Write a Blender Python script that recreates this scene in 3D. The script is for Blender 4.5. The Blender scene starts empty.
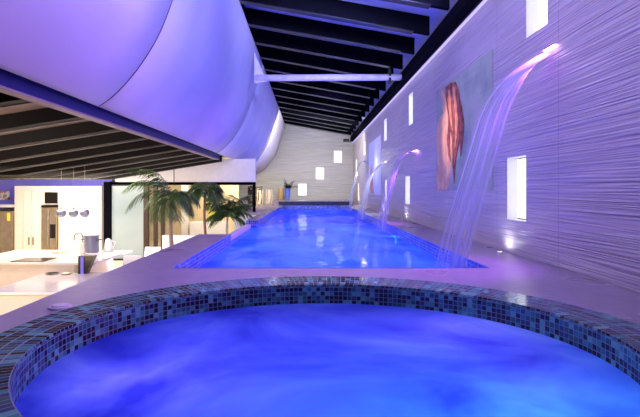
import bpy, bmesh, math, random
from mathutils import Vector, Matrix
random.seed(7)
C = bpy.context.scene.collection
H = 0.8            # camera height above the deck (m); layout below is in units of H
PI = math.pi
sc = bpy.context.scene
# ---------------------------------------------------------------- camera
cam_d = bpy.data.cameras.new('camera'); cam = bpy.data.objects.new('camera', cam_d); C.objects.link(cam)
cam.location = (0, 0, H); cam.rotation_euler = (PI/2, 0, 0)
cam_d.sensor_width = 36; cam_d.lens = 27.0
cam_d.shift_x = 11/640; cam_d.shift_y = -19/640
cam_d.clip_start = 0.05; cam_d.clip_end = 200
sc.camera = cam
sc.view_settings.view_transform = 'Standard'; sc.view_settings.look = 'None'
sc.view_settings.gamma = 1; sc.view_settings.use_curve_mapping = False
sc.view_settings.exposure = 0.0
# ---------------------------------------------------------------- world
w = bpy.data.worlds.new('night'); sc.world = w; w.use_nodes = True
bg = w.node_tree.nodes['Background']; bg.inputs[0].default_value = (0.16, 0.15, 0.55, 1); bg.inputs[1].default_value = 0.10
# ---------------------------------------------------------------- lights
def area(name, loc, target, sx, sy, color, power, spread=180):
    l = bpy.data.lights.new(name, 'AREA'); l.shape = 'RECTANGLE'; l.size = sx*H; l.size_y = sy*H
    l.color = color; l.energy = power; l.spread = math.radians(spread)
    o = bpy.data.objects.new(name, l); C.objects.link(o)
    o.location = Vector(loc)*H
    d = (Vector(target)-Vector(loc)).normalized()
    o.rotation_euler = d.to_track_quat('-Z', 'Y').to_euler()
    return o
def spot(name, loc, target, color, power, ang=80, size=0.05):
    l = bpy.data.lights.new(name, 'SPOT'); l.color = color; l.energy = power
    l.spot_size = math.radians(ang); l.spot_blend = 0.8; l.shadow_soft_size = size
    o = bpy.data.objects.new(name, l); C.objects.link(o); o.location = Vector(loc)*H
    o.rotation_euler = (Vector(target)-Vector(loc)).normalized().to_track_quat('-Z', 'Y').to_euler()
    return o
def point(name, loc, color, power, size=0.1):
    l = bpy.data.lights.new(name, 'POINT'); l.color = color; l.energy = power; l.shadow_soft_size = size
    o = bpy.data.objects.new(name, l); C.objects.link(o); o.location = Vector(loc)*H
    return o
VIO = (0.34, 0.27, 1.0)
# violet fill added above the near part of the pool, unseen above the frame
area('roof_fill_near', (0.2, 5.0, 5.2), (0.2, 5.0, 0), 2.6, 7, (0.66, 0.58, 1.0), 75)
area('roof_fill_left', (0.4, 5.2, 5.1), (-3.0, 7.5, 3.0), 7, 0.4, (0.30, 0.27, 1.0), 170)
area('roof_fill_right', (1.9, 4.6, 4.95), (3.17, 5.0, 2.2), 8, 0.3, (0.62, 0.48, 1.0), 30)
spot('panel_foot_glow', (2.6, 1.0, 4.8), (-3.4, 6.6, 2.4), (1.0, 0.60, 0.9), 240, 42, 0.2)
area('roof_up_fill', (1.0, 8.8, 4.9), (1.0, 12.5, 6.3), 2.4, 0.5, (0.45, 0.48, 1.0), 150, 100)  # unseen fill added to brighten the near roof bays
# unseen fill lights added between the rafters farther back
for i_, k_ in enumerate((5, 7, 9, 11, 13)):
    area('bay_fill', (1.1, 8.4+1.67*k_+0.9, 5.5), (1.1, 8.4+1.67*k_+0.9, 0), 2.0, 0.7, ((0.42, 0.38, 1.0), (0.42, 0.40, 1.0), (0.5, 0.48, 1.0), (0.7, 0.68, 1.0), (0.85, 0.83, 1.0))[i_], 45)
# end wall
area('wash_end', (0.5, 27, 4.6), (0.3, 34.6, 1.5), 4, 0.3, (1.0, 0.96, 0.90), 150)
area('wash_end_left', (-4.2, 28, 1.9), (-3.5, 34.6, 0.5), 1.5, 0.4, (1.0, 0.78, 0.42), 60)
# under water
area('pool_lamp_a', (0.3, 12, -1.1), (0.3, 12, 0), 3.6, 10.5, (0.005, 0.080, 1.0), 240)
area('pool_lamp_b', (0.3, 24, -1.1), (0.3, 24, 0), 3.4, 11, (0.006, 0.045, 1.0), 200)
area('spa_lamp', (0.15, 3.2, -1.0), (0.15, 3.2, 0), 3.2, 2.8, (0.035, 0.035, 1.0), 21)
point('spa_lamp_core', (1.0, 2.15, -0.8), (0.01, 0.30, 1.0), 24, 0.12)
point('spa_lamp_side', (-1.1, 3.0, -0.55), (0.25, 0.20, 1.0), 4, 0.12)
point('spa_lamp_far', (1.2, 4.1, -0.6), (0.25, 0.22, 1.0), 4, 0.12)
# kitchen
for y_, p_ in ((10.3, 25), (11.85, 45), (14.93, 110), (16.48, 110), (18.0, 110)):
    area('kitchen_light', (-8.8, y_, 1.63), (-8.8, y_, -2), 3.5, 0.9, (1.0, 0.86, 0.70), p_)
area('kitchen_back_light', (-9.8, 18.02, 1.2), (-9.9, 21, -0.4), 4.0, 0.3, (1.0, 0.92, 0.82), 110)
area('kitchen_up_light', (-8.2, 7.5, -1.2), (-6.6, 8.5, 1.5), 1.5, 2.0, (1.0, 0.70, 0.42), 30)
area('bar_front_fill', (-7.2, 6.0, 0.6), (-7.2, 12.5, -1.6), 3, 0.6, (1.0, 0.84, 0.68), 130)  # unseen fill added to brighten island and counter fronts
# courtyard
area('courtyard_light', (-6.3, 27, 1.9), (-6.6, 31, -1), 5, 3, (1.0, 0.84, 0.58), 200)
area('palm_light', (-5.6, 14.0, 0.9), (-4.3, 19, -0.6), 1.0, 2.0, (1.0, 0.92, 0.78), 30)
area('header_light', (-5.0, 15.5, -1.6), (-5.5, 21.3, 1.6), 2.0, 0.4, (0.9, 0.85, 1.0), 60)

# ================================================================ node helpers
def mat(name):
    m = bpy.data.materials.new(name); m.use_nodes = True; nt = m.node_tree; nt.nodes.clear()
    return m, nt
def nd(nt, t, **kw):
    n = nt.nodes.new(t)
    for k, v in kw.items(): setattr(n, k, v)
    return n
def ramp(nt, src, stops, interp='LINEAR'):
    r = nd(nt, 'ShaderNodeValToRGB'); cr = r.color_ramp; cr.interpolation = interp
    while len(cr.elements) < len(stops): cr.elements.new(0.5)
    for e, (p, c) in zip(cr.elements, stops): e.position = p; e.color = (*c, 1) if len(c) == 3 else c
    nt.links.new(src, r.inputs[0]); return r.outputs[0]
def math_(nt, op, a, b=None, c=None):
    n = nd(nt, 'ShaderNodeMath', operation=op)
    for i, v in enumerate((a, b, c)):
        if v is None: continue
        if isinstance(v, (int, float)): n.inputs[i].default_value = v
        else: nt.links.new(v, n.inputs[i])
    return n.outputs[0]
def out(nt, sh):
    o = nd(nt, 'ShaderNodeOutputMaterial'); nt.links.new(sh, o.inputs[0])
def coords(nt, kind='Object', scale=(1, 1, 1)):
    t = nd(nt, 'ShaderNodeTexCoord'); mp = nd(nt, 'ShaderNodeMapping'); mp.inputs['Scale'].default_value = scale
    nt.links.new(t.outputs[kind], mp.inputs[0]); return mp.outputs[0]
def noise(nt, vec, scale, detail=3, rough=0.5, dist=0):
    n = nd(nt, 'ShaderNodeTexNoise'); n.inputs['Scale'].default_value = scale; n.inputs['Detail'].default_value = detail
    n.inputs['Roughness'].default_value = rough; n.inputs['Distortion'].default_value = dist
    nt.links.new(vec, n.inputs['Vector']); return n.outputs['Fac']
def bump(nt, h, strength, dist=0.01):
    b = nd(nt, 'ShaderNodeBump'); b.inputs['Strength'].default_value = strength; b.inputs['Distance'].default_value = dist
    nt.links.new(h, b.inputs['Height']); return b.outputs[0]
def pbsdf(nt, col=None, rough=0.5, metal=0, normal=None, spec=0.5):
    p = nd(nt, 'ShaderNodeBsdfPrincipled')
    if col is not None:
        if isinstance(col, tuple): p.inputs['Base Color'].default_value = (*col, 1)
        else: nt.links.new(col, p.inputs['Base Color'])
    p.inputs['Roughness'].default_value = rough; p.inputs['Metallic'].default_value = metal
    p.inputs['Specular IOR Level'].default_value = spec
    if normal is not None: nt.links.new(normal, p.inputs['Normal'])
    return p
def simple(name, col, rough=0.5, metal=0, var=0.12, nscale=6, bs=0.05, spec=0.5):
    m, nt = mat(name); v = coords(nt); n = noise(nt, v, nscale)
    c = ramp(nt, n, [(0.3, tuple(max(0, x*(1-var)) for x in col)), (0.7, tuple(min(1, x*(1+var)) for x in col))])
    out(nt, pbsdf(nt, c, rough, metal, bump(nt, noise(nt, v, nscale*12), bs, 0.003), spec).outputs[0]); return m
def emit(name, col, s):
    m, nt = mat(name); e = nd(nt, 'ShaderNodeEmission'); e.inputs[0].default_value = (*col, 1); e.inputs[1].default_value = s
    out(nt, e.outputs[0]); return m
M = {}
M['black'] = simple('black_steel', (0.006, 0.006, 0.010), 0.35)
M['blackmatte'] = simple('black_matte', (0.005, 0.004, 0.005), 0.6, spec=0.2)
M['rafter'] = simple('rafter_paint', (0.003, 0.003, 0.006), 0.9, spec=0.03)
M['bluelit'] = simple('blue_lit_beam', (0.015, 0.018, 0.13), 0.5, spec=0.3)  # black steel, with the reflected blue light painted into its colour
M['flange'] = simple('beam_soffit', (0.30, 0.23, 0.23), 0.6)
M['strip'] = simple('rafter_edge', (0.14, 0.12, 0.11), 0.5)
M['duct'] = simple('duct_paint', (0.85, 0.8, 0.9), 0.35)
M['roof'] = simple('roof_sheet', (0.6, 0.66, 0.9), 0.5, nscale=1.5)
M['kceil'] = simple('kitchen_ceiling', (0.22, 0.16, 0.12), 0.7)
M['cream'] = simple('cream_lacquer', (0.80, 0.72, 0.62), 0.4, var=0.03)
M['white'] = simple('white_plaster', (0.82, 0.80, 0.78), 0.6, var=0.03)
M['quartz'] = simple('white_quartz', (0.85, 0.82, 0.80), 0.12, var=0.03)
M['bluewall'] = simple('violet_lit_wall', (0.22, 0.19, 0.85), 0.6, var=0.05)  # violet light on the kitchen wall painted into its colour
M['steel'] = simple('brushed_steel', (0.42, 0.34, 0.24), 0.3, 0.75)
M['globe'] = simple('globe_mirror', (0.22, 0.23, 0.34), 0.3, 0.6, var=0.03)
M['darkchrome'] = simple('dark_chrome', (0.25, 0.25, 0.28), 0.2, 0.9)
M['chrome'] = simple('chrome', (0.75, 0.75, 0.78), 0.12, 1.0, var=0.03)
M['glassblack'] = simple('black_glass', (0.01, 0.008, 0.007), 0.12)
M['brown'] = simple('dark_brown_frame', (0.035, 0.015, 0.008), 0.4)
M['warmwall'] = simple('warm_render', (0.80, 0.68, 0.46), 0.8, var=0.06)
M['yellow'] = simple('yellow_lit_curtain', (0.75, 0.62, 0.16), 0.8)  # yellow light on the curtain painted into its colour
M['trunk'] = simple('palm_trunk', (0.42, 0.33, 0.24), 0.9, var=0.3, nscale=14, bs=0.4)
M['trunkdark'] = simple('palm_trunk_dark', (0.25, 0.12, 0.07), 0.9, var=0.3, nscale=14, bs=0.4)
M['leaf'] = simple('palm_leaf', (0.06, 0.14, 0.025), 0.45, var=0.5, nscale=5)
M['leafdark'] = simple('dark_leaf', (0.012, 0.02, 0.015), 0.5)
M['potgold'] = simple('gold_vase', (0.80, 0.55, 0.22), 0.35)
M['potblue'] = simple('blue_vase', (0.12, 0.2, 0.75), 0.35)
M['canvas'] = simple('cream_canvas', (0.72, 0.60, 0.38), 0.8)
M['skin'] = simple('projection_skin', (1.0, 0.50, 0.24), 0.7, var=0.25, nscale=5)
M['hair'] = simple('projection_hair', (0.36, 0.10, 0.06), 0.7, var=0.7, nscale=9)
M['hairlight'] = simple('projection_hair_light', (0.80, 0.36, 0.16), 0.7, var=0.3, nscale=9)
M['lightbox'] = emit('light_panel', (0.95, 0.97, 1.0), 2.0)
M['spoutled'] = emit('spout_led', (1.0, 0.55, 1.0), 9)
M['cove'] = emit('cove_led', (0.50, 0.42, 1.0), 1.5)
M['cyan'] = emit('pool_lamp_glass', (0.2, 0.9, 1.0), 14)
M['warmlamp'] = emit('warm_lamp', (1.0, 0.85, 0.6), 5)
M['lid'] = simple('lid_plastic', (0.62, 0.56, 0.5), 0.4)
M['yellowpaper'] = simple('yellow_paper', (0.9, 0.75, 0.1), 0.8)
# curved stretched panel
m, nt = mat('stretched_panel'); v = coords(nt)
out(nt, pbsdf(nt, ramp(nt, noise(nt, v, 0.7, 2), [(0.3, (0.66, 0.64, 0.70)), (0.7, (0.78, 0.74, 0.80))]), 0.65, 0, bump(nt, noise(nt, v, 0.9, 1), 0.12, 0.08), 0.2).outputs[0]); M['panel'] = m
# ribbed 3d wall
def ribbed(name, scl, cols, strength, joint_axis, joints=True):
    m, nt = mat(name); v = coords(nt, 'Object', scl)
    n1 = noise(nt, v, 1.0, 1, 0.4, 0.0)
    wv = math_(nt, 'PINGPONG', math_(nt, 'MULTIPLY', n1, 4.0), 0.5)
    n2 = noise(nt, v, 2.7, 2, 0.5)
    h = math_(nt, 'ADD', math_(nt, 'MULTIPLY', n1, 0.8), math_(nt, 'MULTIPLY', wv, 0.8))
    h = math_(nt, 'ADD', h, math_(nt, 'MULTIPLY', n2, 0.3))
    t = nd(nt, 'ShaderNodeTexCoord'); s = nd(nt, 'ShaderNodeSeparateXYZ'); nt.links.new(t.outputs['Object'], s.inputs[0])
    c = ramp(nt, n2, [(0.25, cols[0]), (0.75, cols[1])])
    if joints:
        a = s.outputs[joint_axis]; fa = math_(nt, 'FRACT', math_(nt, 'DIVIDE', math_(nt, 'ADD', a, 49.528), 1.6))
        fz = math_(nt, 'FRACT', math_(nt, 'DIVIDE', math_(nt, 'ADD', s.outputs[2], 0.25), 1.3))
        g = math_(nt, 'MAXIMUM', math_(nt, 'LESS_THAN', fa, 0.004), math_(nt, 'LESS_THAN', fz, 0.003))
        mx = nd(nt, 'ShaderNodeMixRGB'); mx.inputs[2].default_value = (0.25, 0.21, 0.28, 1)
        nt.links.new(g, mx.inputs[0]); nt.links.new(c, mx.inputs[1]); c = mx.outputs[0]
        h = math_(nt, 'SUBTRACT', h, g)
    out(nt, pbsdf(nt, c, 0.4, 0, bump(nt, h, strength, 0.035)).outputs[0]); return m
M['ribs'] = ribbed('rippled_wall_panel', (1, 0.30, 21), ((0.46, 0.40, 0.40), (0.66, 0.58, 0.55)), 0.7, 1)
M['ribs_end'] = ribbed('rippled_end_panel', (0.45, 1, 7), ((0.46, 0.47, 0.42), (0.60, 0.60, 0.54)), 0.8, 0, False)
# deck stone
m, nt = mat('deck_stone'); v = coords(nt); n = noise(nt, v, 9, 6, 0.7); n3 = noise(nt, v, 1.3, 2)
s = nd(nt, 'ShaderNodeSeparateXYZ'); t = nd(nt, 'ShaderNodeTexCoord'); nt.links.new(t.outputs['Object'], s.inputs[0])
fx = math_(nt, 'FRACT', math_(nt, 'DIVIDE', math_(nt, 'ADD', s.outputs[0], 20.3), 1.2)); fy = math_(nt, 'FRACT', math_(nt, 'DIVIDE', math_(nt, 'ADD', s.outputs[1], 20.12), 1.2))
g = math_(nt, 'MAXIMUM', math_(nt, 'LESS_THAN', fx, 0.006), math_(nt, 'LESS_THAN', fy, 0.006))
c = ramp(nt, n, [(0.25, (0.23, 0.18, 0.22)), (0.75, (0.37, 0.30, 0.34))])
mx = nd(nt, 'ShaderNodeMixRGB'); mx.inputs[2].default_value = (0.2, 0.15, 0.22, 1); nt.links.new(g, mx.inputs[0]); nt.links.new(c, mx.inputs[1])
p = pbsdf(nt, mx.outputs[0], 0.3, 0, bump(nt, math_(nt, 'SUBTRACT', n, g), 0.4, 0.012))
nt.links.new(ramp(nt, n3, [(0.35, (0.27,)*3), (0.65, (0.36,)*3)]), p.inputs['Roughness'])
out(nt, p.outputs[0]); M['deck'] = m
# mosaic, on UV in metres
def mosaic(name, tu, tv, stops, grout, gw=0.08, rough=0.12):
    m, nt = mat(name); t = nd(nt, 'ShaderNodeTexCoord'); s = nd(nt, 'ShaderNodeSeparateXYZ'); nt.links.new(t.outputs['UV'], s.inputs[0])
    a = math_(nt, 'DIVIDE', s.outputs[0], tu); b = math_(nt, 'DIVIDE', s.outputs[1], tv)
    cx = nd(nt, 'ShaderNodeCombineXYZ'); nt.links.new(math_(nt, 'FLOOR', a), cx.inputs[0]); nt.links.new(math_(nt, 'FLOOR', b), cx.inputs[1])
    wn = nd(nt, 'ShaderNodeTexWhiteNoise', noise_dimensions='2D'); nt.links.new(cx.outputs[0], wn.inputs['Vector'])
    c = ramp(nt, wn.outputs['Value'], stops, 'CONSTANT')
    fa = math_(nt, 'FRACT', a); fb = math_(nt, 'FRACT', b)
    def edge(f): return math_(nt, 'MAXIMUM', math_(nt, 'LESS_THAN', f, gw), math_(nt, 'GREATER_THAN', f, 1-gw))
    g = math_(nt, 'MAXIMUM', edge(fa), edge(fb))
    mx = nd(nt, 'ShaderNodeMixRGB'); mx.inputs[2].default_value = (*grout, 1); nt.links.new(g, mx.inputs[0]); nt.links.new(c, mx.inputs[1])
    p = pbsdf(nt, mx.outputs[0], rough, 0, bump(nt, math_(nt, 'SUBTRACT', math_(nt, 'MULTIPLY', wn.outputs['Value'], 0.3), g), 0.6, 0.004))
    nt.links.new(math_(nt, 'MULTIPLY_ADD', g, 0.5, rough), p.inputs['Roughness'])
    out(nt, p.outputs[0]); return m
TEAL = [(0, (0.012, 0.015, 0.02)), (0.22, (0.03, 0.15, 0.12)), (0.36, (0.07, 0.32, 0.26)), (0.50, (0.03, 0.08, 0.14)), (0.64, (0.14, 0.48, 0.38)), (0.74, (0.04, 0.22, 0.24)), (0.84, (0.01, 0.012, 0.02))]
M['mosaic'] = mosaic('spa_mosaic', 0.037, 0.035, TEAL, (0.22, 0.30, 0.29), 0.07)
M['mosaictop'] = mosaic('rim_mosaic', 0.037, 0.08, [(p_, tuple(x*0.8 for x in c_)) for p_, c_ in TEAL], (0.18, 0.22, 0.24), 0.06)
M['poolmosaic'] = mosaic('pool_mosaic', 0.05, 0.045, [(0, (0.02, 0.03, 0.12)), (0.2, (0.08, 0.14, 0.5)), (0.45, (0.05, 0.09, 0.33)), (0.7, (0.14, 0.22, 0.7)), (0.88, (0.01, 0.015, 0.06))], (0.3, 0.33, 0.7), 0.09)  # blue of the pool light painted into tiles and grout
M['blockglass'] = mosaic('lattice_blocks', 0.13, 0.13, [(0, (0.02, 0.02, 0.02)), (0.4, (0.3, 0.27, 0.2)), (0.7, (0.05, 0.05, 0.05))], (0.01, 0.01, 0.01), 0.12)
M['darkmosaic'] = mosaic('dark_mosaic', 0.05, 0.045, [(0, (0.01, 0.01, 0.02)), (0.5, (0.02, 0.03, 0.06)), (0.8, (0.03, 0.05, 0.1))], (0.03, 0.03, 0.06), 0.09, 0.4)
# water
def water(name, foam_stops, nscale, bscale, bstr, rough, transp, vscale=(1, 1, 1), gloss=0.5):
    m, nt = mat(name); v = coords(nt, 'Object', vscale)
    n = noise(nt, v, nscale, 4, 0.55, 0.6); c = ramp(nt, n, foam_stops)
    tr = nd(nt, 'ShaderNodeBsdfTranslucent'); nt.links.new(c, tr.inputs[0])
    tp = nd(nt, 'ShaderNodeBsdfTransparent'); tp.inputs[0].default_value = (0.1, 0.25, 1, 1)
    m1 = nd(nt, 'ShaderNodeMixShader'); m1.inputs[0].default_value = transp
    nt.links.new(tr.outputs[0], m1.inputs[1]); nt.links.new(tp.outputs[0], m1.inputs[2])
    bn = bump(nt, noise(nt, v, bscale, 3, 0.5, 0.4), bstr, 0.05)
    gl = nd(nt, 'ShaderNodeBsdfGlossy'); gl.inputs['Roughness'].default_value = rough; nt.links.new(bn, gl.inputs['Normal'])
    fr = nd(nt, 'ShaderNodeFresnel'); fr.inputs[0].default_value = 1.33; nt.links.new(bn, fr.inputs['Normal'])
    m2 = nd(nt, 'ShaderNodeMixShader'); nt.links.new(math_(nt, 'MULTIPLY', fr.outputs[0], gloss), m2.inputs[0]); nt.links.new(m1.outputs[0], m2.inputs[1]); nt.links.new(gl.outputs[0], m2.inputs[2])
    out(nt, m2.outputs[0]); return m
M['spawater'] = water('spa_water', [(0.36, (0.14, 0.16, 0.62)), (0.5, (0.5, 0.52, 0.86)), (0.66, (1.0, 1.0, 1.0))], 0.95, 1.6, 0.15, 0.35, 0.0, gloss=0.4)
M['poolwater'] = water('pool_water', [(0.32, (0.22, 0.28, 0.72)), (0.68, (0.9, 0.95, 1.0))], 0.9, 1.5, 0.55, 0.07, 0.12, (1, 0.55, 1))
# falling water: streaked, partly see-through sheets
m, nt = mat('falling_water'); t = nd(nt, 'ShaderNodeTexCoord'); mp = nd(nt, 'ShaderNodeMapping'); mp.inputs['Scale'].default_value = (9, 0.35, 1); nt.links.new(t.outputs['UV'], mp.inputs[0])
n = noise(nt, mp.outputs[0], 1.0, 3, 0.6)
tl = nd(nt, 'ShaderNodeBsdfTranslucent'); tl.inputs[0].default_value = (0.7, 0.72, 0.9, 1)
df = nd(nt, 'ShaderNodeBsdfDiffuse'); df.inputs[0].default_value = (0.6, 0.62, 0.8, 1)
m1 = nd(nt, 'ShaderNodeMixShader'); nt.links.new(tl.outputs[0], m1.inputs[1]); nt.links.new(df.outputs[0], m1.inputs[2])
tp = nd(nt, 'ShaderNodeBsdfTransparent'); m2 = nd(nt, 'ShaderNodeMixShader')
s = nd(nt, 'ShaderNodeSeparateXYZ'); nt.links.new(t.outputs['UV'], s.inputs[0])
side = math_(nt, 'MULTIPLY', math_(nt, 'MULTIPLY', s.outputs[0], math_(nt, 'SUBTRACT', 1.0, s.outputs[0])), 4.0)
along = math_(nt, 'MULTIPLY_ADD', s.outputs[1], -0.35, 1.0)
near = math_(nt, 'MAXIMUM', math_(nt, 'MULTIPLY_ADD', s.outputs[1], -3.5, 1.15), 0.0)
k = math_(nt, 'MULTIPLY', math_(nt, 'MULTIPLY', math_(nt, 'MINIMUM', 1.0, math_(nt, 'ADD', near, ramp(nt, n, [(0.36, (0.14,)*3), (0.60, (1.0,)*3)]))), along), math_(nt, 'POWER', side, 0.4))
nt.links.new(k, m2.inputs[0]); nt.links.new(tp.outputs[0], m2.inputs[1]); nt.links.new(m1.outputs[0], m2.inputs[2])
out(nt, m2.outputs[0]); M['fall'] = m
# mural backdrops, projected light painted as print colours
m, nt = mat('projection_print'); v = coords(nt); out(nt, pbsdf(nt, ramp(nt, noise(nt, v, 1.6, 4), [(0.3, (0.28, 0.30, 0.26)), (0.5, (0.40, 0.48, 0.32)), (0.7, (0.50, 0.42, 0.42))]), 0.6, 0, bump(nt, noise(nt, coords(nt, 'Object', (1, 0.9, 17)), 1, 2), 0.6, 0.02)).outputs[0]); M['projection'] = m
m, nt = mat('projection_print_pale'); v = coords(nt); out(nt, pbsdf(nt, ramp(nt, noise(nt, v, 1.6, 4), [(0.3, (0.7, 0.8, 0.8)), (0.7, (0.95, 0.93, 0.95))]), 0.6).outputs[0]); M['projectionpale'] = m
# frosted glass door
m, nt = mat('frosted_glass'); v = coords(nt)
p = pbsdf(nt, ramp(nt, noise(nt, v, 0.8, 2), [(0.3, (0.26, 0.34, 0.37)), (0.7, (0.36, 0.43, 0.45))]), 0.3); out(nt, p.outputs[0]); M['frosted'] = m
m, nt = mat('small_picture'); v = coords(nt); out(nt, pbsdf(nt, ramp(nt, noise(nt, v, 7, 3), [(0.38, (0.75, 0.8, 0.9)), (0.5, (0.6, 0.3, 0.2)), (0.6, (0.05, 0.05, 0.12))], 'CONSTANT'), 0.5).outputs[0]); M['picture'] = m

# ================================================================ geometry helpers (coordinates in units of H, z above the deck)
def bm_(): return bmesh.new()
def box(bm, x0, x1, y0, y1, z0, z1):
    vs = [bm.verts.new((x, y, z)) for x in (x0, x1) for y in (y0, y1) for z in (z0, z1)]
    for f in ((0, 1, 3, 2), (4, 6, 7, 5), (0, 4, 5, 1), (2, 3, 7, 6), (0, 2, 6, 4), (1, 5, 7, 3)): bm.faces.new([vs[i] for i in f])
    return bm
def tube(bm, pts, radii, seg=8, caps=True):
    pts = [Vector(p) for p in pts]
    if isinstance(radii, (int, float)): radii = [radii]*len(pts)
    rings = []
    d0 = (pts[1]-pts[0]).normalized(); up = Vector((0, 0, 1)) if abs(d0.z) < 0.9 else Vector((1, 0, 0))
    for i, p in enumerate(pts):
        d = (pts[min(i+1, len(pts)-1)]-pts[max(i-1, 0)]).normalized()
        a = d.cross(up).normalized(); b = a.cross(d).normalized(); up = b if abs(d.dot(b)) < 0.99 else up
        rings.append([bm.verts.new(p+radii[i]*(math.cos(2*PI*k/seg)*a+math.sin(2*PI*k/seg)*b)) for k in range(seg)])
    for r0, r1 in zip(rings, rings[1:]):
        for k in range(seg): bm.faces.new((r0[k], r0[(k+1) % seg], r1[(k+1) % seg], r1[k]))
    if caps: bm.faces.new(rings[0][::-1]); bm.faces.new(rings[-1])
    return bm
def lathe(bm, cx, cy, prof, seg=20):
    rings = [[bm.verts.new((cx+r*math.cos(2*PI*k/seg), cy+r*math.sin(2*PI*k/seg), z)) for k in range(seg)] for r, z in prof]
    for r0, r1 in zip(rings, rings[1:]):
        for k in range(seg): bm.faces.new((r0[k], r0[(k+1) % seg], r1[(k+1) % seg], r1[k]))
    bm.faces.new(rings[0][::-1]); bm.faces.new(rings[-1]); return bm
def prism(bm, pts, off):
    a = [bm.verts.new(p) for p in pts]; b = [bm.verts.new(Vector(p)+Vector(off)) for p in pts]; n = len(a)
    bm.faces.new(a); bm.faces.new(b[::-1])
    for i in range(n): bm.faces.new((a[i], b[i], b[(i+1) % n], a[(i+1) % n]))
    return bm
def obj(name, bm, mt, parent=None, label=None, cat=None, group=None, kind=None, smooth=False, bevel=0, keep_origin=False):
    for v_ in bm.verts: v_.co *= H
    if parent is not None: o0 = parent['_w']; o0 = Vector(o0)
    elif keep_origin: o0 = Vector((0, 0, 0))
    else:
        xs = [v_.co for v_ in bm.verts]
        mn = Vector([min(c[i] for c in xs) for i in range(3)]); mxx = Vector([max(c[i] for c in xs) for i in range(3)])
        o0 = Vector(((mn.x+mxx.x)/2, (mn.y+mxx.y)/2, mn.z))
    if parent is not None and parent.type == 'MESH': pass
    for v_ in bm.verts: v_.co -= o0
    bmesh.ops.recalc_face_normals(bm, faces=bm.faces)
    me = bpy.data.meshes.new(name); bm.to_mesh(me); bm.free()
    if smooth:
        for p_ in me.polygons: p_.use_smooth = True
    me.materials.append(M[mt]); o = bpy.data.objects.new(name, me); C.objects.link(o)
    if parent is not None: o.parent = parent
    else: o.location = o0
    o['_w'] = list(o0)
    if label: o['label'] = label
    if cat: o['category'] = cat
    if group: o['group'] = group
    if kind: o['kind'] = kind
    if bevel:
        b = o.modifiers.new('bevel', 'BEVEL'); b.width = bevel; b.segments = 2; b.limit_method = 'ANGLE'
    return o
def struct(name, bm, mt, **k): return obj(name, bm, mt, kind='structure', **k)
def thing(name, label, cat, loc, group=None):
    o = bpy.data.objects.new(name, None); C.objects.link(o); o.location = Vector(loc)*H; o.empty_display_size = 0.1
    o['_w'] = list(Vector(loc)*H); o['label'] = label; o['category'] = cat
    if group: o['group'] = group
    return o
def B(*a): return box(bm_(), *a)

# ================================================================ setting
FL = -2.125
# deck (with spa hole)
cxs, cys = 0.15, 3.27; AX, AY = 2.27, 2.20; IX, IY = 1.90, 1.73
poly = [(-2.45, -1), (3.17, -1), (3.17, 34.6), (-3.3, 34.6), (-3.3, 21), (-2.03, 21), (-2.03, 15.5), (-1.65, 15.5), (-1.65, 30),
        (1.9, 30), (2.15, 29.8), (2.26, 29.5), (2.3, 29), (2.3, 6.1), (-1.75, 6.1), (-1.75, 10.7), (-2.45, 10.7)]
def ell(ax, ay, n=128): return [(cxs+ax*math.cos(2*PI*k/n), cys+ay*math.sin(2*PI*k/n)) for k in range(n)]
b = bm_(); es = []
for loop in (poly, ell(AX, AY)):
    vs = [b.verts.new((x, y, 0)) for x, y in loop]
    es += [b.edges.new((vs[i], vs[(i+1) % len(vs)])) for i in range(len(vs))]
bmesh.ops.triangle_fill(b, edges=es, use_beauty=True)
top = list(b.faces)
r = bmesh.ops.extrude_face_region(b, geom=top)
for g_ in r['geom']:
    if isinstance(g_, bmesh.types.BMVert): g_.co.z = -0.12
struct('pool_deck', b, 'deck', keep_origin=True)
struct('deck_retaining_wall', B(-2.4, -2.25, -1, 10.7, FL, -0.12), 'white')
struct('lower_floor', B(-16, -1.9, -1, 34.6, FL-0.1, FL), 'warmwall')
struct('terrace_support', B(-3.28, -2.1, 21.02, 34.58, FL, -0.12), 'white')
# spa ring
def ring(name, ax0, ay0, z0, ax1, ay1, z1, mt, vlen, parent=None, **k):
    n = 160; bm = bm_(); uv = bm.loops.layers.uv.new('UVMap'); L = [0]
    P = lambda ax, ay, i, z: Vector((cxs+ax*math.cos(2*PI*i/n), cys+ay*math.sin(2*PI*i/n), z))
    for i in range(n): L.append(L[-1]+(P(ax1, ay1, i+1, 0)-P(ax1, ay1, i, 0)).length*H)
    v0 = [bm.verts.new(P(ax0, ay0, i, z0)) for i in range(n)]; v1 = [bm.verts.new(P(ax1, ay1, i, z1)) for i in range(n)]
    for i in range(n):
        f = bm.faces.new((v0[i], v0[(i+1) % n], v1[(i+1) % n], v1[i]))
        for l, c in zip(f.loops, ((L[i], vlen), (L[i+1], vlen), (L[i+1], 0), (L[i], 0))): l[uv].uv = c
    return obj(name, bm, mt, parent, smooth=True, **k)
spa = thing('spa_tub', 'round sunken spa in the foreground lined with small teal and black mosaic tiles', 'spa', (cxs, cys, -1.25))
ring('rim', AX+0.004, AY+0.004, 0.012, IX+0.004, IY+0.004, 0.012, 'mosaictop', 0.32, spa)
ring('rim_edge', IX+0.004, IY+0.004, 0.012, IX, IY, -0.008, 'mosaic', 0.02, spa)
ring('tiled_wall', IX, IY, -0.008, IX-0.01, IY-0.01, -1.2, 'mosaic', 0.9536, spa)
b = bm_(); b.faces.new([b.verts.new((x, y, -1.2)) for x, y in ell(IX, IY)]); obj('tub_floor', b, 'mosaic', spa)
b = bm_(); b.faces.new([b.verts.new((x, y, -0.185)) for x, y in ell(IX-0.003, IY-0.003)])
obj('spa_water', b, 'spawater', label='milky blue glowing water filling the round spa in front', cat='water', keep_origin=True)
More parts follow.
